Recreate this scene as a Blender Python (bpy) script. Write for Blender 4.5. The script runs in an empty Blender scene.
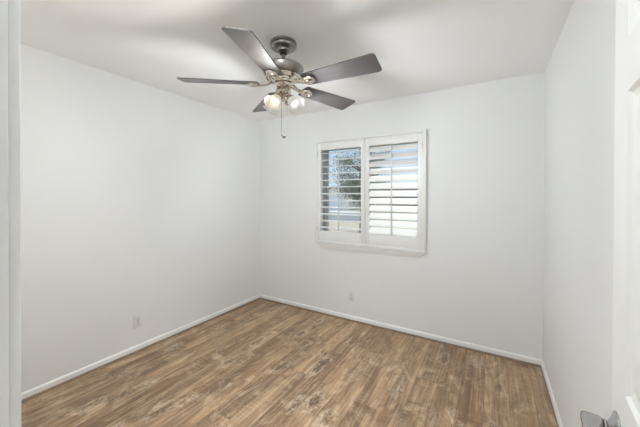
import bpy, bmesh, math, random
from mathutils import Vector, Matrix

random.seed(4)
sc = bpy.context.scene
COL = sc.collection
R = math.radians

# ------------------------------------------------------------------ camera
W, H, YF = 3.115, 2.44, -2.86            # room width (x), height, y of the door wall
YAW, PITCH, ROLL = 30.876, -0.3227, 0.164
F_PX, CY = 288.48, 198.58
cam_d = bpy.data.cameras.new('camera')
cam = bpy.data.objects.new('camera', cam_d)
COL.objects.link(cam)
cam_d.sensor_fit = 'HORIZONTAL'
cam_d.sensor_width = 36.0
cam_d.lens = 36.0 * F_PX / 640.0
cam_d.shift_x = 0.0
cam_d.shift_y = -(213.5 - CY) / 640.0
cam_d.clip_start = 0.01
cam_d.clip_end = 300
_y, _p, _r = R(YAW), R(PITCH), R(ROLL)
fw = Vector((-math.sin(_y) * math.cos(_p), math.cos(_y) * math.cos(_p), math.sin(_p)))
rt = Vector((math.cos(_y), math.sin(_y), 0))
up = rt.cross(fw)
r2 = rt * math.cos(_r) + up * math.sin(_r)
u2 = -rt * math.sin(_r) + up * math.cos(_r)
m = Matrix((r2, u2, -fw)).transposed().to_4x4()
m.translation = Vector((2.751, -2.9895, 1.4041))
cam.matrix_world = m
sc.camera = cam

# ------------------------------------------------------------------ light
SKY_STRENGTH = 1.1
SUN_STRENGTH = 3.6
HALL_FILL_POWER = 11.0
BOUNCE_FILL_POWER = 2200.0
BULB_WARM, BULB_COOL = 1.6, 1.0        # glow of the bulb faces
LAMP_POWER = 20.0                       # light each reflector bulb throws out of its shade
world = bpy.data.worlds.new('sky')
sc.world = world
world.use_nodes = True
wn = world.node_tree
wn.nodes.clear()
wtc = wn.nodes.new('ShaderNodeTexCoord')
wsep = wn.nodes.new('ShaderNodeSeparateXYZ')
wn.links.new(wtc.outputs['Generated'], wsep.inputs[0])
sky = wn.nodes.new('ShaderNodeValToRGB')          # clear daytime sky, paler toward the horizon
for p_, c_ in ((0.0, (0.74, 0.84, 0.97)), (0.20, (0.52, 0.70, 0.97)), (1.0, (0.50, 0.60, 0.76))):
    e_ = sky.color_ramp.elements.new(p_) if p_ not in (0.0, 1.0) else sky.color_ramp.elements[0 if p_ == 0.0 else -1]
    e_.color = (*c_, 1)
wn.links.new(wsep.outputs[2], sky.inputs[0])
bgn = wn.nodes.new('ShaderNodeBackground')
bgn.inputs['Strength'].default_value = SKY_STRENGTH
wo = wn.nodes.new('ShaderNodeOutputWorld')
wn.links.new(sky.outputs[0], bgn.inputs['Color'])
wn.links.new(bgn.outputs[0], wo.inputs['Surface'])

sun_d = bpy.data.lights.new('sun', 'SUN')
sun_d.energy = SUN_STRENGTH
sun_d.angle = R(0.6)
sun_d.color = (1.0, 0.95, 0.88)
sun = bpy.data.objects.new('sun', sun_d)
COL.objects.link(sun)
sun.rotation_euler = Vector((0.12, -0.60, -1.28)).to_track_quat('-Z', 'Y').to_euler()      # high, beyond the window

def area(name, loc, target, sx, sy, power, col):
    d = bpy.data.lights.new(name, 'AREA')
    d.shape = 'RECTANGLE'
    d.size, d.size_y = sx, sy
    d.energy = power
    d.color = col
    o = bpy.data.objects.new(name, d)
    COL.objects.link(o)
    o.location = loc
    o.rotation_euler = (Vector(target) - Vector(loc)).to_track_quat('-Z', 'Y').to_euler()
    return o


# added unseen fills: one from the hallway, one bounced off the ceiling
area('hall_fill', (2.45, -4.1, 0.95), (1.5, -0.6, 2.44), 1.6, 1.5, HALL_FILL_POWER, (0.87, 0.93, 1.0))  # added fill for the room and ceiling, no fixture in the hall
bounce_d = bpy.data.lights.new('bounce_fill', 'SPOT')      # added fill, aimed up at the ceiling just inside the doorway
bounce_d.energy = BOUNCE_FILL_POWER
bounce_d.spot_size = R(30)
bounce_d.spot_blend = 1.0
bounce_d.shadow_soft_size = 0.05
bounce_d.color = (0.86, 0.93, 1.0)
bounce = bpy.data.objects.new('bounce_fill', bounce_d)
COL.objects.link(bounce)
bounce.location = (2.50, -3.06, 1.45)
bounce.rotation_euler = (Vector((2.02, -2.50, 2.44)) - bounce.location).to_track_quat('-Z', 'Y').to_euler()

sc.view_settings.view_transform = 'Standard'
sc.view_settings.look = 'None'
sc.view_settings.gamma = 1.0
sc.view_settings.use_curve_mapping = False
sc.view_settings.exposure = 0.0
sc.cycles.use_denoising = True
sc.cycles.max_bounces = 14
sc.cycles.diffuse_bounces = 10
sc.cycles.transparent_max_bounces = 24

# ------------------------------------------------------------------ materials
MATS = {}


def new_mat(name):
    mt = bpy.data.materials.new(name)
    mt.use_nodes = True
    nt = mt.node_tree
    return mt, nt, nt.nodes['Principled BSDF']


def node(nt, kind, **inp):
    n = nt.nodes.new(kind)
    for k, v in inp.items():
        if k in ('operation', 'blend_type', 'data_type', 'noise_dimensions', 'feature', 'wave_type', 'bands_direction', 'wave_profile'):
            setattr(n, k, v)
        else:
            n.inputs[k.replace('_', ' ')].default_value = v
    return n


def simple(name, col, rough=0.5, metal=0.0, bump=0.0, scale=60.0, vary=0.0, spec=0.5):
    mt, nt, b = new_mat(name)
    b.inputs['Base Color'].default_value = (*col, 1)
    b.inputs['Roughness'].default_value = rough
    b.inputs['Metallic'].default_value = metal
    b.inputs['Specular IOR Level'].default_value = spec
    L = nt.links.new
    if bump or vary:
        tc = node(nt, 'ShaderNodeTexCoord')
        nz = node(nt, 'ShaderNodeTexNoise', Scale=scale, Detail=4.0)
        L(tc.outputs['Object'], nz.inputs['Vector'])
        if bump:
            bp = node(nt, 'ShaderNodeBump', Strength=bump, Distance=0.002)
            L(nz.outputs['Fac'], bp.inputs['Height'])
            L(bp.outputs['Normal'], b.inputs['Normal'])
        if vary:
            mx = node(nt, 'ShaderNodeMix', data_type='RGBA')
            mx.inputs[6].default_value = (*[c * (1 - vary) for c in col], 1)
            mx.inputs[7].default_value = (*[min(1, c * (1 + vary)) for c in col], 1)
            L(nz.outputs['Fac'], mx.inputs[0])
            L(mx.outputs[2], b.inputs['Base Color'])
    MATS[name] = mt
    return mt


simple('wall_paint', (0.797, 0.803, 0.797), 0.55, bump=0.12, scale=140, spec=0.3)
simple('ceiling_paint', (0.91, 0.91, 0.905), 0.75, bump=0.35, scale=45, spec=0.2)
simple('trim_paint', (0.84, 0.84, 0.825), 0.35, bump=0.02, scale=30)
simple('shutter_paint', (0.81, 0.81, 0.80), 0.35, bump=0.02, scale=30)
simple('door_paint', (0.82, 0.82, 0.80), 0.4, bump=0.04, scale=50)
simple('outlet_plastic', (0.72, 0.72, 0.70), 0.35)
simple('outlet_slot', (0.05, 0.05, 0.05), 0.6)
simple('nickel', (0.31, 0.285, 0.262), 0.34, 1.0, bump=0.03, scale=200)
simple('polished_nickel', (0.66, 0.60, 0.53), 0.13, 1.0)
simple('satin_nickel', (0.46, 0.46, 0.455), 0.27, 1.0)
simple('black_rubber', (0.02, 0.02, 0.02), 0.5)
simple('aluminium', (0.42, 0.42, 0.41), 0.5, 0.3)
simple('rod_paint', (0.60, 0.60, 0.59), 0.4)
simple('stucco', (0.92, 0.85, 0.76), 0.9, bump=0.4, scale=20)
simple('stucco_grey', (0.45, 0.44, 0.42), 0.9, bump=0.4, scale=20)
simple('roof_shingle', (0.20, 0.205, 0.22), 0.9, bump=0.6, scale=8, vary=0.25)
simple('roof_dark', (0.07, 0.065, 0.06), 0.9, bump=0.6, scale=8, vary=0.25)
simple('house_glass', (0.03, 0.035, 0.04), 0.15)
simple('garage_white', (0.80, 0.80, 0.79), 0.5, bump=0.05)
simple('dark_door', (0.045, 0.04, 0.04), 0.5)
simple('asphalt', (0.22, 0.23, 0.25), 0.9, bump=0.3, scale=30, vary=0.12)
simple('concrete', (0.72, 0.71, 0.69), 0.9, bump=0.2, scale=20, vary=0.06)
simple('dry_lawn', (0.47, 0.41, 0.32), 0.95, bump=0.5, scale=6, vary=0.22)
simple('bark', (0.20, 0.17, 0.14), 0.9, bump=0.6, scale=12, vary=0.25)
simple('leaf', (0.30, 0.33, 0.25), 0.6, scale=3, vary=0.35)
simple('hedge_leaf', (0.06, 0.085, 0.045), 0.7, scale=3, vary=0.35)
simple('car_paint', (0.55, 0.56, 0.58), 0.25, 0.2)
simple('tyre', (0.02, 0.02, 0.02), 0.8)

# fan blade: grey-brown wood laminate with a fine grain along the blade
mt, nt, b = new_mat('blade_laminate')
tc = node(nt, 'ShaderNodeTexCoord')
mp = node(nt, 'ShaderNodeMapping')
mp.inputs['Scale'].default_value = (6, 90, 40)
nz = node(nt, 'ShaderNodeTexNoise', Scale=1.0, Detail=5.0, Roughness=0.6)
rp = node(nt, 'ShaderNodeValToRGB')
rp.color_ramp.elements[0].position = 0.3
rp.color_ramp.elements[0].color = (0.080, 0.073, 0.074, 1)
rp.color_ramp.elements[1].position = 0.75
rp.color_ramp.elements[1].color = (0.135, 0.121, 0.119, 1)
nt.links.new(tc.outputs['Object'], mp.inputs['Vector'])
nt.links.new(mp.outputs[0], nz.inputs['Vector'])
nt.links.new(nz.outputs['Fac'], rp.inputs['Fac'])
nt.links.new(rp.outputs[0], b.inputs['Base Color'])
b.inputs['Roughness'].default_value = 0.46
MATS['blade_laminate'] = mt

# frosted lamp glass
def shade_glass(name, col):
    mt, nt, b = new_mat(name)
    b.inputs['Base Color'].default_value = (*col, 1)
    b.inputs['Roughness'].default_value = 0.3
    tl = node(nt, 'ShaderNodeBsdfTranslucent')
    tl.inputs['Color'].default_value = (*col, 1)
    tr = node(nt, 'ShaderNodeBsdfTransparent')
    tr.inputs['Color'].default_value = (1, 1, 1, 1)
    m1 = node(nt, 'ShaderNodeMixShader', Fac=0.45)
    m2 = node(nt, 'ShaderNodeMixShader', Fac=0.06)
    o = nt.nodes['Material Output']
    nt.links.new(b.outputs[0], m1.inputs[1])
    nt.links.new(tl.outputs[0], m1.inputs[2])
    nt.links.new(m1.outputs[0], m2.inputs[1])
    nt.links.new(tr.outputs[0], m2.inputs[2])
    nt.links.new(m2.outputs[0], o.inputs['Surface'])
    MATS[name] = mt


shade_glass('frosted_glass', (0.93, 0.925, 0.90))


def emitter(name, col, strength):
    mt, nt, b = new_mat(name)
    b.inputs['Base Color'].default_value = (0.9, 0.9, 0.9, 1)
    b.inputs['Emission Color'].default_value = (*col, 1)
    b.inputs['Emission Strength'].default_value = strength
    MATS[name] = mt


emitter('bulb_warm', (1.0, 0.74, 0.47), BULB_WARM)
emitter('bulb_cool', (0.95, 0.98, 1.0), BULB_COOL)

# window pane
mt, nt, b = new_mat('pane_glass')
gl = node(nt, 'ShaderNodeBsdfGlossy', Roughness=0.02)
tr = node(nt, 'ShaderNodeBsdfTransparent')
tr.inputs['Color'].default_value = (0.95, 0.97, 0.96, 1)
mx = node(nt, 'ShaderNodeMixShader', Fac=0.05)
nt.links.new(tr.outputs[0], mx.inputs[1])
nt.links.new(gl.outputs[0], mx.inputs[2])
nt.links.new(mx.outputs[0], nt.nodes['Material Output'].inputs['Surface'])
MATS['pane_glass'] = mt


def plank_floor():
    mt, nt, b = new_mat('plank_floor')
    L = nt.links.new
    PW, PL = 0.152, 1.22
    tc = node(nt, 'ShaderNodeTexCoord')
    sp = node(nt, 'ShaderNodeSeparateXYZ')
    L(tc.outputs['Object'], sp.inputs[0])

    def M(op, a, bb=None, c=None):
        n = node(nt, 'ShaderNodeMath', operation=op)
        for i, v in enumerate((a, bb, c)):
            if v is None:
                continue
            if isinstance(v, (int, float)):
                n.inputs[i].default_value = v
            else:
                L(v, n.inputs[i])
        return n.outputs[0]

    def ramp(fac, stops):
        r = node(nt, 'ShaderNodeValToRGB')
        cr = r.color_ramp
        while len(cr.elements) < len(stops):
            cr.elements.new(0.5)
        for e, (p, c) in zip(cr.elements, stops):
            e.position = p
            e.color = (*c, 1) if len(c) == 3 else c
        L(fac, r.inputs[0])
        return r.outputs[0]

    def mixc(fac, a, bb, blend='MIX'):
        n = node(nt, 'ShaderNodeMix', data_type='RGBA', blend_type=blend)
        for i, v in ((0, fac), (6, a), (7, bb)):
            if isinstance(v, (int, float)):
                n.inputs[i].default_value = v
            elif isinstance(v, tuple):
                n.inputs[i].default_value = (*v, 1)
            else:
                L(v, n.inputs[i])
        return n.outputs[2]

    xr = M('DIVIDE', M('ADD', sp.outputs[0], 0.03), PW)
    row = M('FLOOR', xr)
    wn1 = node(nt, 'ShaderNodeTexWhiteNoise', noise_dimensions='1D')
    L(row, wn1.inputs['W'])
    yr = M('ADD', M('DIVIDE', sp.outputs[1], PL), M('MULTIPLY', wn1.outputs['Value'], 3.7))
    colm = M('FLOOR', yr)
    cb = node(nt, 'ShaderNodeCombineXYZ')
    L(row, cb.inputs[0])
    L(colm, cb.inputs[1])
    wn2 = node(nt, 'ShaderNodeTexWhiteNoise', noise_dimensions='3D')
    L(cb.outputs[0], wn2.inputs['Vector'])
    rnd = wn2.outputs['Value']
    # coordinates shifted per plank
    off = M('MULTIPLY', rnd, 37.0)

    def coords(sx, sy):
        c = node(nt, 'ShaderNodeCombineXYZ')
        L(M('MULTIPLY', sp.outputs[0], sx), c.inputs[0])
        L(M('MULTIPLY', sp.outputs[1], sy), c.inputs[1])
        L(off, c.inputs[2])
        return c.outputs[0]

    def noise(sx, sy, detail=4.0, rough=0.6, dist=0.0):
        n = node(nt, 'ShaderNodeTexNoise', Scale=1.0, Detail=detail, Roughness=rough, Distortion=dist)
        L(coords(sx, sy), n.inputs['Vector'])
        return n.outputs['Fac']

    broad = noise(9, 1.0, 4, 0.58, 0.9)          # long cloudy streaks
    grain = noise(48, 1.8, 5, 0.65, 0.6)          # fine grain
    patch = noise(6, 3.0, 5, 0.66, 1.6)            # weathered patches
    saw = noise(10, 130, 3, 0.6)                  # saw marks across the board
    base = ramp(rnd, [(0.0, (0.243, 0.149, 0.081)), (0.35, (0.342, 0.226, 0.133)), (0.7, (0.396, 0.270, 0.164)), (1.0, (0.297, 0.207, 0.133))])
    c = mixc(M('MULTIPLY', ramp(broad, [(0.44, (0, 0, 0)), (0.58, (1, 1, 1))]), 0.66), base, (0.150, 0.098, 0.060))
    c = mixc(M('MULTIPLY', ramp(patch, [(0.50, (0, 0, 0)), (0.64, (1, 1, 1))]), 0.55), c, (0.530, 0.410, 0.290))
    c = mixc(M('MULTIPLY', ramp(noise(6, 3.2, 5, 0.7, 1.2), [(0.50, (0, 0, 0)), (0.64, (1, 1, 1))]), 0.60), c, (0.130, 0.082, 0.047))
    c = mixc(M('MULTIPLY', ramp(grain, [(0.47, (0, 0, 0)), (0.66, (1, 1, 1))]), 0.42), c, (0.13, 0.085, 0.052))
    c = mixc(M('MULTIPLY', ramp(grain, [(0.36, (1, 1, 1)), (0.48, (0, 0, 0))]), 0.26), c, (0.58, 0.46, 0.34))
    sawmask = M('MULTIPLY', ramp(saw, [(0.50, (0, 0, 0)), (0.58, (1, 1, 1))]), ramp(noise(5, 2.2, 3), [(0.47, (0, 0, 0)), (0.58, (1, 1, 1))]))
    c = mixc(M('MULTIPLY', sawmask, 0.24), c, (0.56, 0.46, 0.35))
    # knots
    vor = node(nt, 'ShaderNodeTexVoronoi', Scale=1.0, Randomness=1.0)
    n2 = node(nt, 'ShaderNodeTexNoise', Scale=18.0, Detail=3.0)
    L(tc.outputs['Object'], n2.inputs['Vector'])
    va = node(nt, 'ShaderNodeVectorMath', operation='MULTIPLY_ADD')
    L(n2.outputs['Color'], va.inputs[0])
    va.inputs[1].default_value = (0.30, 0.30, 0)
    ck = node(nt, 'ShaderNodeCombineXYZ')
    L(M('MULTIPLY', sp.outputs[0], 5.2), ck.inputs[0])
    L(M('MULTIPLY', sp.outputs[1], 2.5), ck.inputs[1])
    L(ck.outputs[0], va.inputs[2])
    L(va.outputs[0], vor.inputs['Vector'])
    kn = ramp(vor.outputs['Distance'], [(0.08, (1, 1, 1)), (0.26, (0, 0, 0))])
    ring = ramp(vor.outputs['Distance'], [(0.12, (0, 0, 0)), (0.22, (1, 1, 1)), (0.34, (0, 0, 0))])
    speck = ramp(noise(60, 30, 3, 0.7, 0.5), [(0.42, (0, 0, 0)), (0.58, (1, 1, 1))])
    sel = ramp(vor.outputs['Color'], [(0.35, (0, 0, 0)), (0.5, (1, 1, 1))])
    c = mixc(M('MULTIPLY', M('MULTIPLY', kn, speck), M('MULTIPLY', sel, 0.95)), c, (0.085, 0.058, 0.040))
    c = mixc(M('MULTIPLY', M('MULTIPLY', ring, M('SUBTRACT', 1.0, speck)), M('MULTIPLY', sel, 0.55)), c, (0.58, 0.49, 0.40))
    # plank gaps
    fx = M('ABSOLUTE', M('SUBTRACT', M('FRACT', xr), 0.5))
    fy = M('ABSOLUTE', M('SUBTRACT', M('FRACT', yr), 0.5))
    gx = M('GREATER_THAN', fx, 0.5 - 0.0016 / PW)
    gy = M('GREATER_THAN', fy, 0.5 - 0.0016 / PL)
    gap = M('MAXIMUM', gx, gy)
    c = mixc(M('MULTIPLY', gap, 0.6), c, (0.10, 0.07, 0.05))
    gm = node(nt, 'ShaderNodeGamma', Gamma=1.22)
    L(c, gm.inputs['Color'])
    c = mixc(1.0, gm.outputs[0], (1.48, 1.53, 1.57), 'MULTIPLY')
    L(c, b.inputs['Base Color'])
    L(M('ADD', M('MULTIPLY', grain, 0.22), 0.30), b.inputs['Roughness'])
    b.inputs['Specular IOR Level'].default_value = 0.45
    bp = node(nt, 'ShaderNodeBump', Strength=0.15, Distance=0.002)
    L(M('SUBTRACT', M('MULTIPLY', grain, 0.5), gap), bp.inputs['Height'])
    L(bp.outputs['Normal'], b.inputs['Normal'])
    MATS['plank_floor'] = mt


plank_floor()
simple('shoe_wood', (0.27, 0.205, 0.15), 0.5, scale=25, vary=0.3)

# ------------------------------------------------------------------ mesh helpers


def box(bm, lo, hi, bevel=0.0, seg=2, mtx=None):
    g = bmesh.ops.create_cube(bm, size=1.0)
    vs = g['verts']
    for v in vs:
        v.co = Vector([lo[i] + (v.co[i] + 0.5) * (hi[i] - lo[i]) for i in range(3)])
    if bevel:
        es = list({e for v in vs for e in v.link_edges})
        r = bmesh.ops.bevel(bm, geom=es, offset=bevel, segments=seg, profile=0.5, affect='EDGES')
        vs = list({v for f in r['faces'] for v in f.verts} | {v for v in vs if v.is_valid})
    if mtx is not None:
        bmesh.ops.transform(bm, matrix=mtx, verts=vs)
    return vs


def lathe(bm, prof, seg=40, mtx=None, closed=False):
    """prof: list of (r, z); spun round z."""
    rings = []
    for r, z in prof:
        if r < 1e-6:
            rings.append([bm.verts.new((0, 0, z))])
        else:
            rings.append([bm.verts.new((r * math.cos(2 * math.pi * k / seg), r * math.sin(2 * math.pi * k / seg), z)) for k in range(seg)])
    pairs = list(zip(rings[:-1], rings[1:]))
    if closed:
        pairs.append((rings[-1], rings[0]))
    for a, c in pairs:
        for k in range(seg):
            k2 = (k + 1) % seg
            if len(a) == 1 and len(c) == 1:
                continue
            if len(a) == 1:
                bm.faces.new((a[0], c[k2], c[k]))
            elif len(c) == 1:
                bm.faces.new((a[k], a[k2], c[0]))
            else:
                bm.faces.new((a[k], a[k2], c[k2], c[k]))
    vs = [v for r in rings for v in r]
    if mtx is not None:
        bmesh.ops.transform(bm, matrix=mtx, verts=vs)
    return vs


def tube(bm, pts, rad, seg=12):
    pts = [Vector(p) for p in pts]
    if not isinstance(rad, (list, tuple)):
        rad = [rad] * len(pts)
    rings = []
    ref = None
    for i, p in enumerate(pts):
        t = (pts[min(i + 1, len(pts) - 1)] - pts[max(i - 1, 0)]).normalized()
        if ref is None:
            ref = t.orthogonal().normalized()
        n = (ref - t * ref.dot(t)).normalized()
        ref = n
        bn = t.cross(n)
        rings.append([bm.verts.new(p + (n * math.cos(2 * math.pi * k / seg) + bn * math.sin(2 * math.pi * k / seg)) * rad[i]) for k in range(seg)])
    for a, c in zip(rings[:-1], rings[1:]):
        for k in range(seg):
            bm.faces.new((a[k], a[(k + 1) % seg], c[(k + 1) % seg], c[k]))
    bm.faces.new(list(reversed(rings[0])))
    bm.faces.new(rings[-1])


def extrude_profile(bm, prof, a, bb, axis_u, axis_v):
    """closed 2-D profile (u, v) swept from point a to point b."""
    a, bb, U, V = Vector(a), Vector(bb), Vector(axis_u), Vector(axis_v)
    r0 = [bm.verts.new(a + U * u + V * v) for u, v in prof]
    r1 = [bm.verts.new(bb + U * u + V * v) for u, v in prof]
    n = len(prof)
    for k in range(n):
        bm.faces.new((r0[k], r0[(k + 1) % n], r1[(k + 1) % n], r1[k]))
    bm.faces.new(list(reversed(r0)))
    bm.faces.new(r1)


def obj(name, bm, mat, parent=None, smooth=False, angle=40):
    bmesh.ops.recalc_face_normals(bm, faces=bm.faces[:])
    me = bpy.data.meshes.new(name)
    bm.to_mesh(me)
    bm.free()
    me.materials.append(MATS[mat])
    if smooth:
        me.polygons.foreach_set('use_smooth', [True] * len(me.polygons))
        me.set_sharp_from_angle(angle=R(angle))
    o = bpy.data.objects.new(name, me)
    COL.objects.link(o)
    if parent is not None:
        o.parent = parent
    return o


def tag(o, label, cat, group=None, kind=None):
    o['label'] = label
    o['category'] = cat
    if group:
        o['group'] = group
    if kind:
        o['kind'] = kind
    return o


def empty(name, loc=(0, 0, 0), rot=(0, 0, 0)):
    o = bpy.data.objects.new(name, None)
    COL.objects.link(o)
    o.location = loc
    o.rotation_euler = rot
    o.empty_display_size = 0.1
    return o


# ------------------------------------------------------------------ room shell
T = 0.14
HX0, HX1, HY = 1.55, 3.70, -4.75          # hall behind the doorway
OX0, OX1, OZ0, OZ1 = 0.952, 2.155, 0.895, 2.035   # window opening
DX0, DX1, DZ = 2.14, 2.905, 2.04          # clear door opening

bm = bmesh.new()
box(bm, (-T, HY - 0.1, -0.12), (HX1 + 0.1, T, 0.0))
tag(obj('floor', bm, 'plank_floor'), 'rustic brown wood plank floor running toward the window wall', 'floor', kind='structure')

bm = bmesh.new()
box(bm, (-T, HY - 0.1, H), (HX1 + 0.1, T, H + 0.2))
tag(obj('ceiling', bm, 'ceiling_paint'), 'flat white ceiling above the fan', 'ceiling', kind='structure')

bm = bmesh.new()
box(bm, (-T, YF - 0.11, 0), (0, T, H))
tag(obj('wall_left', bm, 'wall_paint'), 'plain white wall with the outlet nearest the doorway', 'wall', kind='structure')

bm = bmesh.new()
box(bm, (0, 0, 0), (OX0, T, H))
box(bm, (OX1, 0, 0), (W, T, H))
box(bm, (OX0, 0, 0), (OX1, T, OZ0))
box(bm, (OX0, 0, OZ1), (OX1, T, H))
tag(obj('wall_back', bm, 'wall_paint'), 'white wall holding the shuttered window', 'wall', kind='structure')

bm = bmesh.new()
box(bm, (W, YF, 0), (W + T, T, H))
tag(obj('wall_right', bm, 'wall_paint'), 'plain white wall behind the open door', 'wall', kind='structure')

bm = bmesh.new()
box(bm, (0, YF - 0.11, 0), (DX0 - 0.02, YF, H))
box(bm, (DX1 + 0.02, YF - 0.11, 0), (HX1, YF, H))
box(bm, (DX0 - 0.02, YF - 0.11, DZ + 0.02), (DX1 + 0.02, YF, H))
tag(obj('wall_front', bm, 'wall_paint'), 'white wall with the doorway', 'wall', kind='structure')

bm = bmesh.new()
box(bm, (HX0 - 0.1, HY - 0.1, 0), (HX0, YF - 0.11, H))
box(bm, (HX1, HY - 0.1, 0), (HX1 + 0.1, YF, H))
box(bm, (HX0, HY - 0.1, 0), (HX1, HY, H))
tag(obj('wall_hall', bm, 'wall_paint'), 'white hallway walls outside the doorway', 'wall', kind='structure')


def baseboard(name, a, bb, inward, label):
    bm = bmesh.new()
    prof = [(0, 0.020), (0.013, 0.020), (0.013, 0.047), (0.011, 0.054), (0.006, 0.060), (0, 0.060)]
    extrude_profile(bm, prof, a, bb, inward, (0, 0, 1))
    o = tag(obj(name, bm, 'trim_paint'), label, 'baseboard', kind='structure')
    bm = bmesh.new()
    prof = [(0, 0.0), (0.017, 0.0), (0.017, 0.008), (0.015, 0.015), (0.011, 0.0195), (0, 0.0195)]
    extrude_profile(bm, prof, a, bb, inward, (0, 0, 1))
    obj('shoe_moulding', bm, 'shoe_wood', o)
    return o


baseboard('baseboard_left', (0, YF, 0), (0, 0, 0), (1, 0, 0), 'low white baseboard along the wall with the outlet nearest the doorway')
baseboard('baseboard_back', (0, 0, 0), (W, 0, 0), (0, -1, 0), 'low white baseboard under the window')
baseboard('baseboard_right', (W, 0, 0), (W, YF, 0), (-1, 0, 0), 'low white baseboard along the wall behind the open door')

# door frame: jamb lining and casing
bm = bmesh.new()
box(bm, (DX0 - 0.02, YF - 0.112, 0), (DX0, YF, DZ), 0.003)
box(bm, (DX1, YF - 0.112, 0), (DX1 + 0.02, YF, DZ), 0.003)
box(bm, (DX0 - 0.02, YF - 0.112, DZ), (DX1 + 0.02, YF, DZ + 0.02), 0.003)
box(bm, (DX0, YF - 0.08, 0), (DX0 + 0.010, YF - 0.045, DZ), 0.002)        # door stop
for s in (0, 1):                                                          # casing legs
    x0 = DX0 - 0.062 if s == 0 else DX1 + 0.006
    box(bm, (x0, YF, 0), (x0 + 0.056, YF + 0.0145, DZ + 0.06), 0.003)
box(bm, (DX0 - 0.062, YF, DZ + 0.006), (DX1 + 0.062, YF + 0.0145, DZ + 0.062), 0.003)
tag(obj('trim_1', bm, 'trim_paint', smooth=True), 'white painted doorway casing at the very edge of the view', 'door frame', kind='structure')

# ------------------------------------------------------------------ window
FY0, FY1 = 0.085, 0.125
bm = bmesh.new()


def ring(bm, x0, x1, z0, z1, w, y0, y1, bev=0.002):
    box(bm, (x0, y0, z0), (x0 + w, y1, z1), bev)
    box(bm, (x1 - w, y0, z0), (x1, y1, z1), bev)
    box(bm, (x0 + w, y0, z0), (x1 - w, y1, z0 + w), bev)
    box(bm, (x0 + w, y0, z1 - w), (x1 - w, y1, z1), bev)


ring(bm, OX0, OX1, OZ0, OZ1, 0.032, FY0, FY1)
win = tag(obj('window_1', bm, 'aluminium'), 'sliding window in a grey frame behind the white shutters', 'window', kind='structure')
WM = (OX0 + OX1) / 2
for (x0, x1, y0) in ((OX0 + 0.033, WM + 0.025, 0.108), (WM - 0.025, OX1 - 0.033, 0.088)):
    bm = bmesh.new()
    ring(bm, x0, x1, OZ0 + 0.033, OZ1 - 0.033, 0.034, y0, y0 + 0.016, 0.0015)
    s = obj('sash', bm, 'aluminium', win)
    bm = bmesh.new()
    box(bm, (x0 + 0.034, y0 + 0.006, OZ0 + 0.067), (x1 - 0.034, y0 + 0.010, OZ1 - 0.067))
    obj('pane', bm, 'pane_glass', s)

# ------------------------------------------------------------------ plantation shutters
SX0, SX1, SZ0, SZ1 = 0.915, 2.192, 0.858, 2.075
sh = empty('window_shutter', (0, 0, 0))
tag(sh, 'white plantation shutters with two louvered panels over the window', 'shutters')
FRD = 0.045
bm = bmesh.new()
ring(bm, SX0, SX1, SZ0, SZ1, 0.030, -FRD, -0.0005, 0.003)
obj('shutter_frame', bm, 'shutter_paint', sh, smooth=True)
# moulded apron under the frame with mitred returns
bm = bmesh.new()
steps = [(0.000, 0.030), (0.020, 0.030), (0.023, 0.021), (0.042, 0.020), (0.045, 0.011), (0.066, 0.009)]   # drop, depth
prev = None
for dz, dp in steps:
    z = SZ0 - 0.0005 - dz
    inset = 0.010 + dz * 1.0
    x0, x1 = SX0 + inset, SX1 - inset
    loop = [bm.verts.new((x0, -0.0005, z)), bm.verts.new((x0 + 0.004, -dp, z)), bm.verts.new((x1 - 0.004, -dp, z)), bm.verts.new((x1, -0.0005, z))]
    if prev is None:
        bm.faces.new(loop)
    else:
        for k in range(4):
            bm.faces.new((prev[k], prev[(k + 1) % 4], loop[(k + 1) % 4], loop[k]))
    prev = loop
bm.faces.new(list(reversed(prev)))
obj('apron', bm, 'shutter_paint', sh)

LZ0, LZ1, NL = 1.005, 1.958, 12
PITCHZ = (LZ1 - LZ0) / NL
PY0, PY1 = -0.036, -0.008


def louver_mesh(length):
    bm = bmesh.new()
    n = 20
    prof = []
    for k in range(n):
        t = 2 * math.pi * k / n
        c, s = math.cos(t), math.sin(t)
        prof.append((0.0445 * math.copysign(abs(c) ** 0.9, c), 0.0065 * s))
    extrude_profile(bm, prof, (-length / 2, 0, 0), (length / 2, 0, 0), (0, 1, 0), (0, 0, 1))
    return bm


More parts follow.
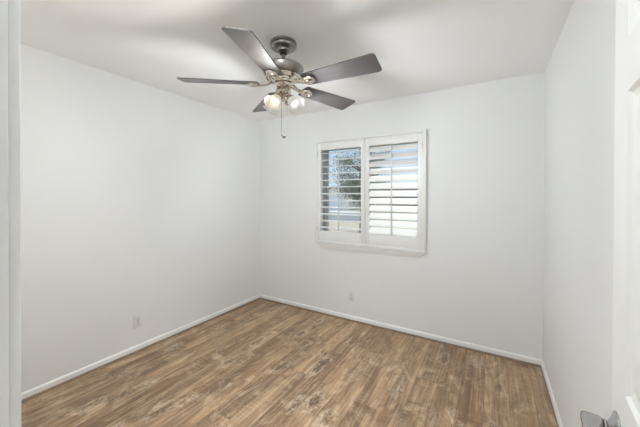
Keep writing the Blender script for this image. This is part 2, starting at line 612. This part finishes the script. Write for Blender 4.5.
def shutter_panel(x0, x1, ox0, ox1, tilt, hinge_x, label):
    bm = bmesh.new()
    z0, z1 = SZ0 + 0.031, SZ1 - 0.031
    box(bm, (x0, PY0, z0), (ox0, PY1, z1), 0.003)
    box(bm, (ox1, PY0, z0), (x1, PY1, z1), 0.003)
    box(bm, (ox0, PY0, z0), (ox1, PY1, LZ0), 0.003)
    box(bm, (ox0, PY0, LZ1), (ox1, PY1, z1), 0.003)
    p = obj('shutter_panel', bm, 'shutter_paint', sh, smooth=True)
    p['label'] = label
    first = None
    for i in range(NL):
        if first is None:
            l = obj('louver', louver_mesh(ox1 - ox0 - 0.004), 'shutter_paint', p, smooth=True)
            first = l
        else:
            l = first.copy()
            COL.objects.link(l)
            l.parent = p
        l.location = ((ox0 + ox1) / 2, (PY0 + PY1) / 2, LZ0 + PITCHZ * (i + 0.5))
        l.rotation_euler = (tilt, 0, 0)
    # tilt rod in front of the louvers
    yr = (PY0 + PY1) / 2 - 0.0445 * math.cos(tilt) - 0.009
    dz = -0.0445 * math.sin(tilt)
    bm = bmesh.new()
    xm = (ox0 + ox1) / 2
    box(bm, (xm - 0.006, yr - 0.005, LZ0 + 0.012 + dz * 0.5), (xm + 0.006, yr + 0.005, LZ1 - 0.008 + dz * 0.5), 0.002)
    for i in range(NL):                                                       # staples
        z = LZ0 + PITCHZ * (i + 0.5) + dz
        box(bm, (xm - 0.002, yr + 0.004, z - 0.001), (xm + 0.002, yr + 0.011, z + 0.001))
    obj('tilt_rod', bm, 'rod_paint', p)
    for zc in (z0 + 0.13, z1 - 0.13):
        bm = bmesh.new()
        box(bm, (hinge_x - 0.007, PY0 - 0.0035, zc - 0.035), (hinge_x + 0.007, PY0 - 0.0002, zc + 0.035), 0.001)
        tube(bm, [(hinge_x, PY0 - 0.004, zc - 0.036), (hinge_x, PY0 - 0.004, zc + 0.036)], 0.004, 8)
        obj('hinge', bm, 'rod_paint', p)
    bm = bmesh.new()
    mx_ = x1 - 0.03 if hinge_x < 1.5 else x0 + 0.03
    box(bm, (mx_ - 0.022, PY0 - 0.006, z1 - 0.006), (mx_ + 0.022, PY0 + 0.004, z1 + 0.0005), 0.001)
    obj('catch_plate', bm, 'rod_paint', p)
    return p


shutter_panel(0.946, 1.552, 0.995, 1.506, R(7), 0.946, 'panel with louvers open flat showing the view')
shutter_panel(1.555, 2.161, 1.602, 2.112, R(47), 2.161, 'panel with louvers tilted nearly shut')

# ------------------------------------------------------------------ outlets


def outlet(loc, rz, label):
    t = empty('wall_outlet', loc, (0, 0, rz))      # local +Y points into the room
    tag(t, label, 'outlet', 'wall outlets')
    bm = bmesh.new()
    box(bm, (-0.035, 0.0, -0.0575), (0.035, 0.006, 0.0575), 0.003)
    obj('cover_plate', bm, 'outlet_plastic', t, smooth=True)
    for zc in (-0.0195, 0.0195):
        bm = bmesh.new()
        box(bm, (-0.0165, 0.0055, zc - 0.0135), (0.0165, 0.0085, zc + 0.0135), 0.002)
        rc = obj('receptacle', bm, 'outlet_plastic', t)
        bm = bmesh.new()
        box(bm, (-0.0085, 0.008, zc - 0.002), (-0.0060, 0.0088, zc + 0.008))
        box(bm, (0.0060, 0.008, zc - 0.002), (0.0085, 0.0088, zc + 0.007))
        tube(bm, [(0, 0.008, zc - 0.007), (0, 0.0088, zc - 0.007)], 0.0028, 10)
        obj('slots', bm, 'outlet_slot', rc)
    bm = bmesh.new()
    tube(bm, [(0, 0.0055, 0), (0, 0.0075, 0)], 0.0035, 10)
    obj('screw', bm, 'satin_nickel', t)
    return t


outlet((0.0, -1.60, 0.275), R(-90), 'white duplex outlet low on the bare wall without a window')
outlet((1.385, 0.0, 0.285), R(180), 'white duplex outlet low on the wall under the window')

# ------------------------------------------------------------------ open door
DA = R(6.0)
door = empty('door_1', (2.904, -2.857, 0), (0, 0, -DA))      # local +Y: hinge to free edge; local -X: face toward the room
tag(door, 'open white panelled door folded back toward the wall', 'door', kind='structure')
DW, DH, DT = 0.760, 2.03, 0.035
Z0 = 0.008
ST = 0.115
panels_z = [(0.24, 0.80), (1.023, 1.608), (1.713, 1.92)]
mid0, mid1 = DW / 2 - 0.05, DW / 2 + 0.05
panels_y = [(ST, mid0), (mid1, DW - ST)]
bm = bmesh.new()
ys = [0.003, ST, mid0, mid1, DW - ST, DW]
zs = [Z0, 0.24, 0.80, 1.023, 1.608, 1.713, 1.92, Z0 + DH]


def is_panel(i, j):
    return i in (1, 3) and j in (1, 3, 5)


for side, x in ((-1, 0.0), (1, DT)):
    for i in range(5):
        for j in range(7):
            a0, a1, c0, c1 = ys[i], ys[i + 1], zs[j], zs[j + 1]
            if not is_panel(i, j):
                q = [bm.verts.new((x, a0, c0)), bm.verts.new((x, a1, c0)), bm.verts.new((x, a1, c1)), bm.verts.new((x, a0, c1))]
                bm.faces.new(q)
            else:                      # sunk ogee then raised field
                lv = [(0, 0), (0.006, 0.006), (0.016, 0.009), (0.022, 0.009), (0.046, 0.002)]
                prev = None
                for ins, dep in lv:
                    xx = x - side * dep
                    q = [bm.verts.new((xx, a0 + ins, c0 + ins)), bm.verts.new((xx, a1 - ins, c0 + ins)), bm.verts.new((xx, a1 - ins, c1 - ins)), bm.verts.new((xx, a0 + ins, c1 - ins))]
                    if prev:
                        for k in range(4):
                            bm.faces.new((prev[k], prev[(k + 1) % 4], q[(k + 1) % 4], q[k]))
                    prev = q
                bm.faces.new(prev)
box_edges = [((0, ys[0], zs[0]), (DT, ys[0], zs[0]), (DT, ys[0], zs[-1]), (0, ys[0], zs[-1])),
             ((0, ys[-1], zs[0]), (DT, ys[-1], zs[0]), (DT, ys[-1], zs[-1]), (0, ys[-1], zs[-1])),
             ((0, ys[0], zs[0]), (DT, ys[0], zs[0]), (DT, ys[-1], zs[0]), (0, ys[-1], zs[0])),
             ((0, ys[0], zs[-1]), (DT, ys[0], zs[-1]), (DT, ys[-1], zs[-1]), (0, ys[-1], zs[-1]))]
for q in box_edges:
    bm.faces.new([bm.verts.new(v) for v in q])
bmesh.ops.remove_doubles(bm, verts=bm.verts[:], dist=0.0002)
obj('door_leaf', bm, 'door_paint', door)

HZ, HYD = 0.917, DW - 0.060
for side in (-1, 1):
    rot = Matrix.Translation((0 if side < 0 else DT, HYD, HZ)) @ Matrix.Rotation(R(-90 if side < 0 else 90), 4, 'Y')
    bm = bmesh.new()
    lathe(bm, [(0, 0.0002), (0.038, 0.0002), (0.0395, 0.002), (0.0378, 0.0040), (0.031, 0.0065), (0.023, 0.0105), (0.0175, 0.0150), (0.0150, 0.0175), (0.0175, 0.0185), (0.0175, 0.0215), (0.0135, 0.0225), (0, 0.0225)], 40, rot)
    hd = obj('door_handle', bm, 'satin_nickel', door, smooth=True, angle=50)
    hd['label'] = 'satin nickel lever handle'
    # lever: block-like hub tapering into a grip that runs back toward the hinge
    bm = bmesh.new()
    sx = side
    x_in, x_out = (-0.0220, -0.058) if side < 0 else (DT + 0.0220, DT + 0.058)
    secs = [(0.014, 0.006, 0.0095), (0.008, 0.0, 0.0125), (-0.012, 0.0, 0.0125), (-0.035, 0.004, 0.0115), (-0.07, 0.010, 0.0105), (-0.100, 0.012, 0.0100), (-0.118, 0.010, 0.0085)]
    prev = None
    for dy, cut, hh in secs:
        xa = x_in - (x_in - x_out) * (cut * 1.9 / 0.0335) if dy < -0.02 else x_in + (-0.0) * sx
        xb = x_out if dy < 0.01 else x_out - sx * 0.004
        n = 16
        loop = []
        for k in range(n):
            t = 2 * math.pi * k / n
            c, s_ = math.cos(t), math.sin(t)
            c = math.copysign(abs(c) ** 0.45, c)
            s_ = math.copysign(abs(s_) ** 0.45, s_)
            loop.append(bm.verts.new(((xa + xb) / 2 + c * (xb - xa) / 2, HYD + dy, HZ + 0.006 + s_ * hh)))
        if prev:
            for k in range(n):
                bm.faces.new((prev[k], prev[(k + 1) % n], loop[(k + 1) % n], loop[k]))
        else:
            bm.faces.new(list(reversed(loop)))
        prev = loop
    bm.faces.new(prev)
    obj('lever', bm, 'satin_nickel', hd, smooth=True, angle=45)
bm = bmesh.new()
box(bm, (0.006, DW - 0.001, HZ - 0.028), (DT - 0.006, DW + 0.0012, HZ + 0.028))
box(bm, (0.012, DW, HZ - 0.008), (DT - 0.012, DW + 0.010, HZ + 0.008), 0.002)
obj('latch_plate', bm, 'satin_nickel', door)
for zc in (0.22, 1.0, 1.80):
    bm = bmesh.new()
    tube(bm, [(-0.006, -0.001, zc - 0.045), (-0.006, -0.001, zc + 0.045)], 0.006, 12)
    obj('door_hinge', bm, 'satin_nickel', door, smooth=True)

# ------------------------------------------------------------------ ceiling fan
FX, FYC = 1.538, -1.4465
fan = empty('ceiling_fan', (FX, FYC, H), (0, 0, R(1.23)))
tag(fan, 'five-blade brushed nickel ceiling fan with a lit lamp cluster', 'ceiling fan')


def fz(z):
    return z - H


bm = bmesh.new()
lathe(bm, [(0, -0.0005), (0.086, -0.0005), (0.088, -0.004), (0.088, -0.016), (0.081, -0.020), (0.080, -0.024), (0.086, -0.027), (0.085, -0.032), (0.077, -0.040), (0.060, -0.046), (0.049, -0.048), (0.046, -0.052), (0.043, -0.060), (0.034, -0.065), (0.030, -0.066), (0, -0.066)], 56)
can = obj('canopy', bm, 'nickel', fan, smooth=True, angle=35)
bm = bmesh.new()
lathe(bm, [(0, -0.0665), (0.024, -0.0665), (0.026, -0.071), (0.024, -0.077), (0.016, -0.080), (0, -0.080)], 32)
obj('canopy_bushing', bm, 'black_rubber', can, smooth=True)
bm = bmesh.new()
lathe(bm, [(0, -0.0805), (0.0125, -0.0805), (0.0125, -0.150), (0, -0.150)], 24)
obj('downrod', bm, 'nickel', fan, smooth=True)
bm = bmesh.new()
lathe(bm, [(0, fz(2.304)), (0.030, fz(2.304)), (0.060, fz(2.297)), (0.105, fz(2.284)), (0.132, fz(2.273)), (0.138, fz(2.266)), (0.1375, fz(2.258)), (0.134, fz(2.242)), (0.126, fz(2.224)), (0.116, fz(2.213)), (0.112, fz(2.211)), (0, fz(2.211))], 64)
mot = obj('motor_housing', bm, 'nickel', fan, smooth=True, angle=35)
bm = bmesh.new()
lathe(bm, [(0, fz(2.2108)), (0.115, fz(2.2108)), (0.119, fz(2.206)), (0.117, fz(2.200)), (0.110, fz(2.198)), (0.107, fz(2.203)), (0.104, fz(2.203)), (0.101, fz(2.196)), (0.096, fz(2.190)), (0.088, fz(2.190)), (0.085, fz(2.194)), (0.078, fz(2.192)), (0.075, fz(2.182)), (0.068, fz(2.176)), (0.066, fz(2.168)), (0, fz(2.168))], 64)
obj('polished_collar', bm, 'polished_nickel', mot, smooth=True, angle=35)

# blades
BLADE_PITCH = R(-12.9)
BZ = fz(2.160)


def blade_bm():
    bm = bmesh.new()
    r0, r1 = 0.160, 0.662
    w0, w1 = 0.058, 0.079
    pts = []
    for k in range(7):            # root end, gently rounded
        t = k / 6
        pts.append((r0 + 0.012 * (1 - math.sin(math.pi * t)), w0 * (-1 + 2 * t)))
    cr = 0.022
    for k in range(7):            # tip corner +
        a = math.pi / 2 - (math.pi / 2) * k / 6
        pts.append((r1 - cr + cr * math.cos(a), w1 - cr + cr * math.sin(a)))
    for k in range(7):
        a = -(math.pi / 2) * k / 6
        pts.append((r1 - cr + cr * math.cos(a), -w1 + cr + cr * math.sin(a)))
    th = 0.0035
    top = [bm.verts.new((x, y, th)) for x, y in pts]
    bot = [bm.verts.new((x, y, -th)) for x, y in pts]
    bm.faces.new(top)
    bm.faces.new(list(reversed(bot)))
    n = len(pts)
    for k in range(n):
        bm.faces.new((top[k], top[(k + 1) % n], bot[(k + 1) % n], bot[k]))
    return bm


def iron_bm():
    bm = bmesh.new()
    # oval medallion under the blade root, with a raised rim
    m4 = Matrix.Translation((0.200, 0, -0.0037)) @ Matrix.Diagonal((1.15, 0.95, 1.6, 1))
    lathe(bm, [(0, 0), (0.040, 0), (0.041, -0.004), (0.037, -0.009), (0.031, -0.009), (0.027, -0.006), (0.015, -0.009), (0, -0.010)], 32, m4)
    # curved arm back to the hub
    path = [(0.175, 0, -0.012), (0.150, 0, -0.013), (0.125, 0, -0.011), (0.105, 0, -0.004), (0.085, 0, 0.005), (0.060, 0, 0.009)]
    wid = [0.026, 0.020, 0.016, 0.017, 0.022, 0.026]
    prev = None
    for (x, y, z), w in zip(path, wid):
        loop = []
        for k in range(12):
            t = 2 * math.pi * k / 12
            loop.append(bm.verts.new((x, w * math.cos(t), z + 0.006 * math.sin(t))))
        if prev:
            for k in range(12):
                bm.faces.new((prev[k], prev[(k + 1) % 12], loop[(k + 1) % 12], loop[k]))
        else:
            bm.faces.new(list(reversed(loop)))
        prev = loop
    bm.faces.new(prev)
    return bm


b0 = None
for k in range(5):
    rot = Matrix.Translation((0, 0, BZ)) @ Matrix.Rotation(2 * math.pi * k / 5, 4, 'Z') @ Matrix.Rotation(BLADE_PITCH, 4, 'X')
    if b0 is None:
        b0 = obj('blade', blade_bm(), 'blade_laminate', fan)
        i0 = obj('blade_iron', iron_bm(), 'polished_nickel', b0, smooth=True, angle=45)
        bl = b0
    else:
        bl = b0.copy()
        COL.objects.link(bl)
        bl.parent = fan
        ir = i0.copy()
        COL.objects.link(ir)
        ir.parent = bl
    bl.matrix_local = rot

# light kit
bm = bmesh.new()
lathe(bm, [(0, fz(2.1675)), (0.052, fz(2.1675)), (0.056, fz(2.160)), (0.050, fz(2.150)), (0.046, fz(2.146)), (0.048, fz(2.120)), (0.053, fz(2.114)), (0.053, fz(2.100)), (0.046, fz(2.092)), (0.030, fz(2.084)), (0.016, fz(2.078)), (0.012, fz(2.070)), (0.016, fz(2.062)), (0.012, fz(2.052)), (0.005, fz(2.046)), (0, fz(2.045))], 48)
kit = obj('light_kit', bm, 'polished_nickel', fan, smooth=True, angle=40)
for k in range(4):
    az = math.pi / 2 * k
    d = Vector((math.cos(az), math.sin(az), 0))
    P = lambda r, z: d * r + Vector((0, 0, fz(z)))
    bm = bmesh.new()
    tube(bm, [P(0.030, 2.100), P(0.042, 2.098), P(0.050, 2.086), P(0.054, 2.068)], 0.0085, 12)
    # socket cup; local -Z is the shade axis, tilted outwards
    axis = (d * math.cos(R(48)) + Vector((0, 0, -math.sin(R(48))))).normalized()
    q = axis.to_track_quat('-Z', 'Y').to_matrix().to_4x4()
    base = P(0.054, 2.062)
    mm = Matrix.Translation(base) @ q
    lathe(bm, [(0, 0.010), (0.016, 0.010), (0.024, 0.002), (0.0275, -0.010), (0.0275, -0.022), (0.025, -0.022), (0, -0.020)], 28, mm)
    arm = obj('lamp_arm', bm, 'polished_nickel', kit, smooth=True, angle=45)
    bm = bmesh.new()
    outer = [(0.0260, -0.012), (0.0300, -0.021), (0.0345, -0.033), (0.0370, -0.047), (0.0395, -0.060), (0.0445, -0.071), (0.0525, -0.080), (0.0610, -0.085)]
    inner = [(r - 0.003, z + 0.001) for r, z in reversed(outer)]
    lathe(bm, outer + inner, 40, mm, closed=True)
    sd = obj('lamp_shade', bm, 'frosted_glass', kit, smooth=True, angle=60)
    bm = bmesh.new()
    lathe(bm, [(0, -0.020), (0.013, -0.0205), (0.0135, -0.031), (0.018, -0.040), (0.0235, -0.050), (0.025, -0.058), (0.0225, -0.067), (0.014, -0.074), (0, -0.077)], 24, mm)
    obj('bulb', bm, 'bulb_warm' if k == 3 else 'bulb_cool', kit, smooth=True, angle=60)
    ld = bpy.data.lights.new('lamp_light', 'SPOT')
    ld.energy = LAMP_POWER
    ld.spot_size = R(178)
    ld.spot_blend = 0.4
    ld.shadow_soft_size = 0.09
    ld.color = (0.97, 0.95, 0.90) if k == 3 else (0.90, 0.96, 1.0)
    lo = bpy.data.objects.new('lamp_light', ld)
    COL.objects.link(lo)
    lo.parent = fan
    lo.matrix_local = Matrix.Translation(mm @ Vector((0, 0, -0.118))) @ (d * math.cos(R(27)) + Vector((0, 0, -math.sin(R(27))))).to_track_quat('-Z', 'Y').to_matrix().to_4x4()

# pull chain with fob
rr_ = Matrix.Rotation(-R(1.23), 4, 'Z')
pc = rr_ @ (rt * -0.006 + Vector((fw.x, fw.y, 0)) * -0.044)
bm = bmesh.new()
z = 2.100
while z > 1.812:
    bmesh.ops.create_icosphere(bm, subdivisions=1, radius=0.0019, matrix=Matrix.Translation((pc.x, pc.y, fz(z))))
    z -= 0.0042
tube(bm, [(pc.x, pc.y, fz(2.105)), (pc.x, pc.y, fz(1.810))], 0.0007, 6)
ch = obj('pull_chain', bm, 'nickel', fan)
bm = bmesh.new()
lathe(bm, [(0, 0.004), (0.004, 0.002), (0.0055, -0.004), (0.0075, -0.012), (0.0105, -0.020), (0.0105, -0.026), (0.007, -0.031), (0, -0.032)], 24, Matrix.Translation((pc.x, pc.y, fz(1.812))) @ (rr_ @ (rt * 0.8) + Vector((0, 0, -0.55))).to_track_quat('-Z', 'Y').to_matrix().to_4x4())
obj('chain_fob', bm, 'nickel', ch, smooth=True)

# ------------------------------------------------------------------ outside
GZ = -0.40
bm = bmesh.new()
box(bm, (-70, T + 0.02, GZ - 0.3), (45, 90, GZ))
tag(obj('ground', bm, 'dry_lawn'), 'dry tan lawn outside the window', 'ground', kind='structure')
bm = bmesh.new()
box(bm, (-70, 17.0, GZ), (45, 25.5, GZ + 0.02))
tag(obj('street', bm, 'asphalt'), 'grey asphalt street outside beyond the lawn', 'street', kind='structure')
bm = bmesh.new()
box(bm, (-70, 25.5, GZ), (45, 27.4, GZ + 0.10))
tag(obj('sidewalk', bm, 'concrete'), 'pale concrete sidewalk across the street', 'sidewalk', kind='structure')

bm = bmesh.new()
box(bm, (-24.0, 27.4, GZ), (-12.0, 33.5, GZ + 0.06))
tag(obj('driveway', bm, 'concrete'), 'pale concrete driveway in front of the white house', 'driveway', kind='structure')


def gable_roof(bm, x0, x1, y0, y1, ze, zr, along='x', th=0.12):
    """two pitched slabs"""
    if along == 'x':
        ym = (y0 + y1) / 2
        for ya, yb in ((y0, ym), (y1, ym)):
            q = [(x0, ya, ze), (x1, ya, ze), (x1, yb, zr), (x0, yb, zr)]
            lo = [bm.verts.new(v) for v in q]
            hi = [bm.verts.new((a, b_, c + th)) for a, b_, c in q]
            bm.faces.new(lo)
            bm.faces.new(list(reversed(hi)))
            for k in range(4):
                bm.faces.new((lo[k], lo[(k + 1) % 4], hi[(k + 1) % 4], hi[k]))
    else:
        xm = (x0 + x1) / 2
        for xa, xb in ((x0, xm), (x1, xm)):
            q = [(xa, y0, ze), (xa, y1, ze), (xb, y1, zr), (xb, y0, zr)]
            lo = [bm.verts.new(v) for v in q]
            hi = [bm.verts.new((a, b_, c + th)) for a, b_, c in q]
            bm.faces.new(lo)
            bm.faces.new(list(reversed(hi)))
            for k in range(4):
                bm.faces.new((lo[k], lo[(k + 1) % 4], hi[(k + 1) % 4], hi[k]))


def house(name, x0, x1, y0, y1, ze, zr, wall, roof, label):
    h = empty(name, ((x0 + x1) / 2, y0, GZ))
    tag(h, label, 'house')
    inv = Matrix.Translation(-Vector(h.location))

    def put(nm, bm_, mat, par=None):
        bmesh.ops.transform(bm_, matrix=inv, verts=bm_.verts[:])
        return obj(nm, bm_, mat, par or h)
    bm_ = bmesh.new()
    box(bm_, (x0, y0, GZ), (x1, y1, ze))
    for x in (x0, x1 - 0.1):
        q = [(x, y0, ze), (x, y1, ze), (x, (y0 + y1) / 2, zr)]
        a = [bm_.verts.new(v) for v in q]
        c = [bm_.verts.new((v[0] + 0.1, v[1], v[2])) for v in q]
        bm_.faces.new(a)
        bm_.faces.new(list(reversed(c)))
        for k in range(3):
            bm_.faces.new((a[k], a[(k + 1) % 3], c[(k + 1) % 3], c[k]))
    put('house_wall', bm_, wall)
    bm_ = bmesh.new()
    gable_roof(bm_, x0 - 0.4, x1 + 0.4, y0 - 0.5, y1 + 0.5, ze - 0.02, zr, 'x')
    put('house_roof', bm_, roof)
    return h, put


h1, put = house('house', -24.0, -12.9, 33.5, 42.0, 2.0, 3.0, 'stucco', 'roof_shingle', 'white stucco house with grey roof seen through the open louvers')
# projecting gabled garage
bm = bmesh.new()
box(bm, (-17.6, 31.0, GZ), (-13.2, 33.5, 1.85))
q = [(-17.6, 31.0, 1.85), (-13.2, 31.0, 1.85), (-15.4, 31.0, 2.75)]
a = [bm.verts.new(v) for v in q]
c = [bm.verts.new((v[0], v[1] + 2.5, v[2])) for v in q]
bm.faces.new(a)
bm.faces.new(list(reversed(c)))
for k in range(3):
    bm.faces.new((a[k], a[(k + 1) % 3], c[(k + 1) % 3], c[k]))
put('garage_wall', bm, 'stucco')
bm = bmesh.new()
gable_roof(bm, -18.0, -12.8, 30.6, 37.0, 1.68, 2.76, 'y')
put('garage_roof', bm, 'roof_shingle')
bm = bmesh.new()
box(bm, (-16.6, 30.94, GZ + 0.02), (-14.2, 31.0, 1.5), 0.01)
put('garage_door', bm, 'garage_white')
for x0 in (-22.6, -19.9):
    bm = bmesh.new()
    ring(bm, x0, x0 + 1.6, 0.55, 1.6, 0.07, 33.42, 33.5, 0.0)
    f = put('house_window', bm, 'garage_white')
    bm = bmesh.new()
    box(bm, (x0 + 0.07, 33.46, 0.62), (x0 + 1.53, 33.49, 1.53))
    put('house_window_pane', bm, 'house_glass', f)

h2, put = house('house', -11.0, 1.0, 31.5, 41.0, 1.75, 2.9, 'stucco_grey', 'roof_dark', 'dark-roofed house glimpsed between the tilted louvers')
bm = bmesh.new()
box(bm, (-8.0, 31.42, GZ + 0.02), (-4.6, 31.5, 1.45), 0.01)
put('garage_door', bm, 'dark_door')
bm = bmesh.new()
ring(bm, -10.4, -8.8, 0.5, 1.5, 0.07, 31.42, 31.5, 0.0)
f = put('house_window', bm, 'garage_white')
bm = bmesh.new()
box(bm, (-10.33, 31.46, 0.57), (-8.87, 31.49, 1.43))
put('house_window_pane', bm, 'house_glass', f)

# tree on the near lawn
tree = empty('tree', (-2.95, 10.6, GZ))
tag(tree, 'loose grey-green tree on the lawn seen through the open louvers', 'tree')
bm = bmesh.new()
rng = random.Random(7)
tube(bm, [(0, 0, 0), (0.05, 0.02, 0.9), (0.0, 0.0, 1.9), (-0.08, 0.05, 2.8), (0.02, 0.0, 4.0)], [0.11, 0.09, 0.075, 0.05, 0.03], 10)
tips = []
for k in range(26):
    a = rng.uniform(0, 6.28)
    z0 = rng.uniform(1.4, 3.4)
    ln = rng.uniform(0.5, 1.2)
    p0 = Vector((0, 0, z0))
    p1 = p0 + Vector((math.cos(a) * ln * 0.6, math.sin(a) * ln * 0.6, rng.uniform(0.2, 0.6)))
    p2 = p0 + Vector((math.cos(a) * ln, math.sin(a) * ln, rng.uniform(0.2, 0.9)))
    tube(bm, [p0, p1, p2], [0.05, 0.03, 0.012], 7)
    tips += [p1, p2]
obj('trunk', bm, 'bark', tree, smooth=True)
bm = bmesh.new()
tips += [Vector((0, 0, 4.1)), Vector((0.1, 0, 3.6))]
for tp in tips:
    for j in range(170):
        o_ = Vector((rng.gauss(0, 0.23), rng.gauss(0, 0.23), rng.gauss(0, 0.2)))
        c = tp + o_
        n = Vector((rng.gauss(0, 1), rng.gauss(0, 1), rng.gauss(0.4, 1))).normalized()
        t = n.orthogonal().normalized()
        t = (Matrix.Rotation(rng.uniform(0, 6.28), 3, n) @ t)
        bt = n.cross(t)
        l, w = rng.uniform(0.05, 0.085), rng.uniform(0.018, 0.03)
        bm.faces.new([bm.verts.new(c - t * l), bm.verts.new(c + bt * w), bm.verts.new(c + t * l), bm.verts.new(c - bt * w)])
obj('crown', bm, 'leaf', tree)

# clipped hedge in front of the white house
hg = empty('hedge', (-19.6, 32.6, GZ + 0.06))
tag(hg, 'dark green hedge in front of the white house', 'hedge')
bm = bmesh.new()
for j in range(2600):
    c = Vector((rng.uniform(-1.6, 1.6), rng.uniform(-0.4, 0.4), rng.uniform(0.02, 1.15)))
    n = Vector((rng.gauss(0, 1), rng.gauss(-0.5, 1), rng.gauss(0.3, 1))).normalized()
    t = n.orthogonal().normalized()
    bt = n.cross(t)
    l, w = rng.uniform(0.07, 0.12), rng.uniform(0.04, 0.07)
    bm.faces.new([bm.verts.new(c - t * l), bm.verts.new(c + bt * w), bm.verts.new(c + t * l), bm.verts.new(c - bt * w)])
obj('hedge_foliage', bm, 'hedge_leaf', hg)
for x in (-1.1, -0.3, 0.5, 1.2):
    bm = bmesh.new()
    tube(bm, [(x, 0, 0), (x + 0.05, 0, 0.9)], [0.03, 0.012], 7)
    obj('hedge_stem', bm, 'bark', hg)
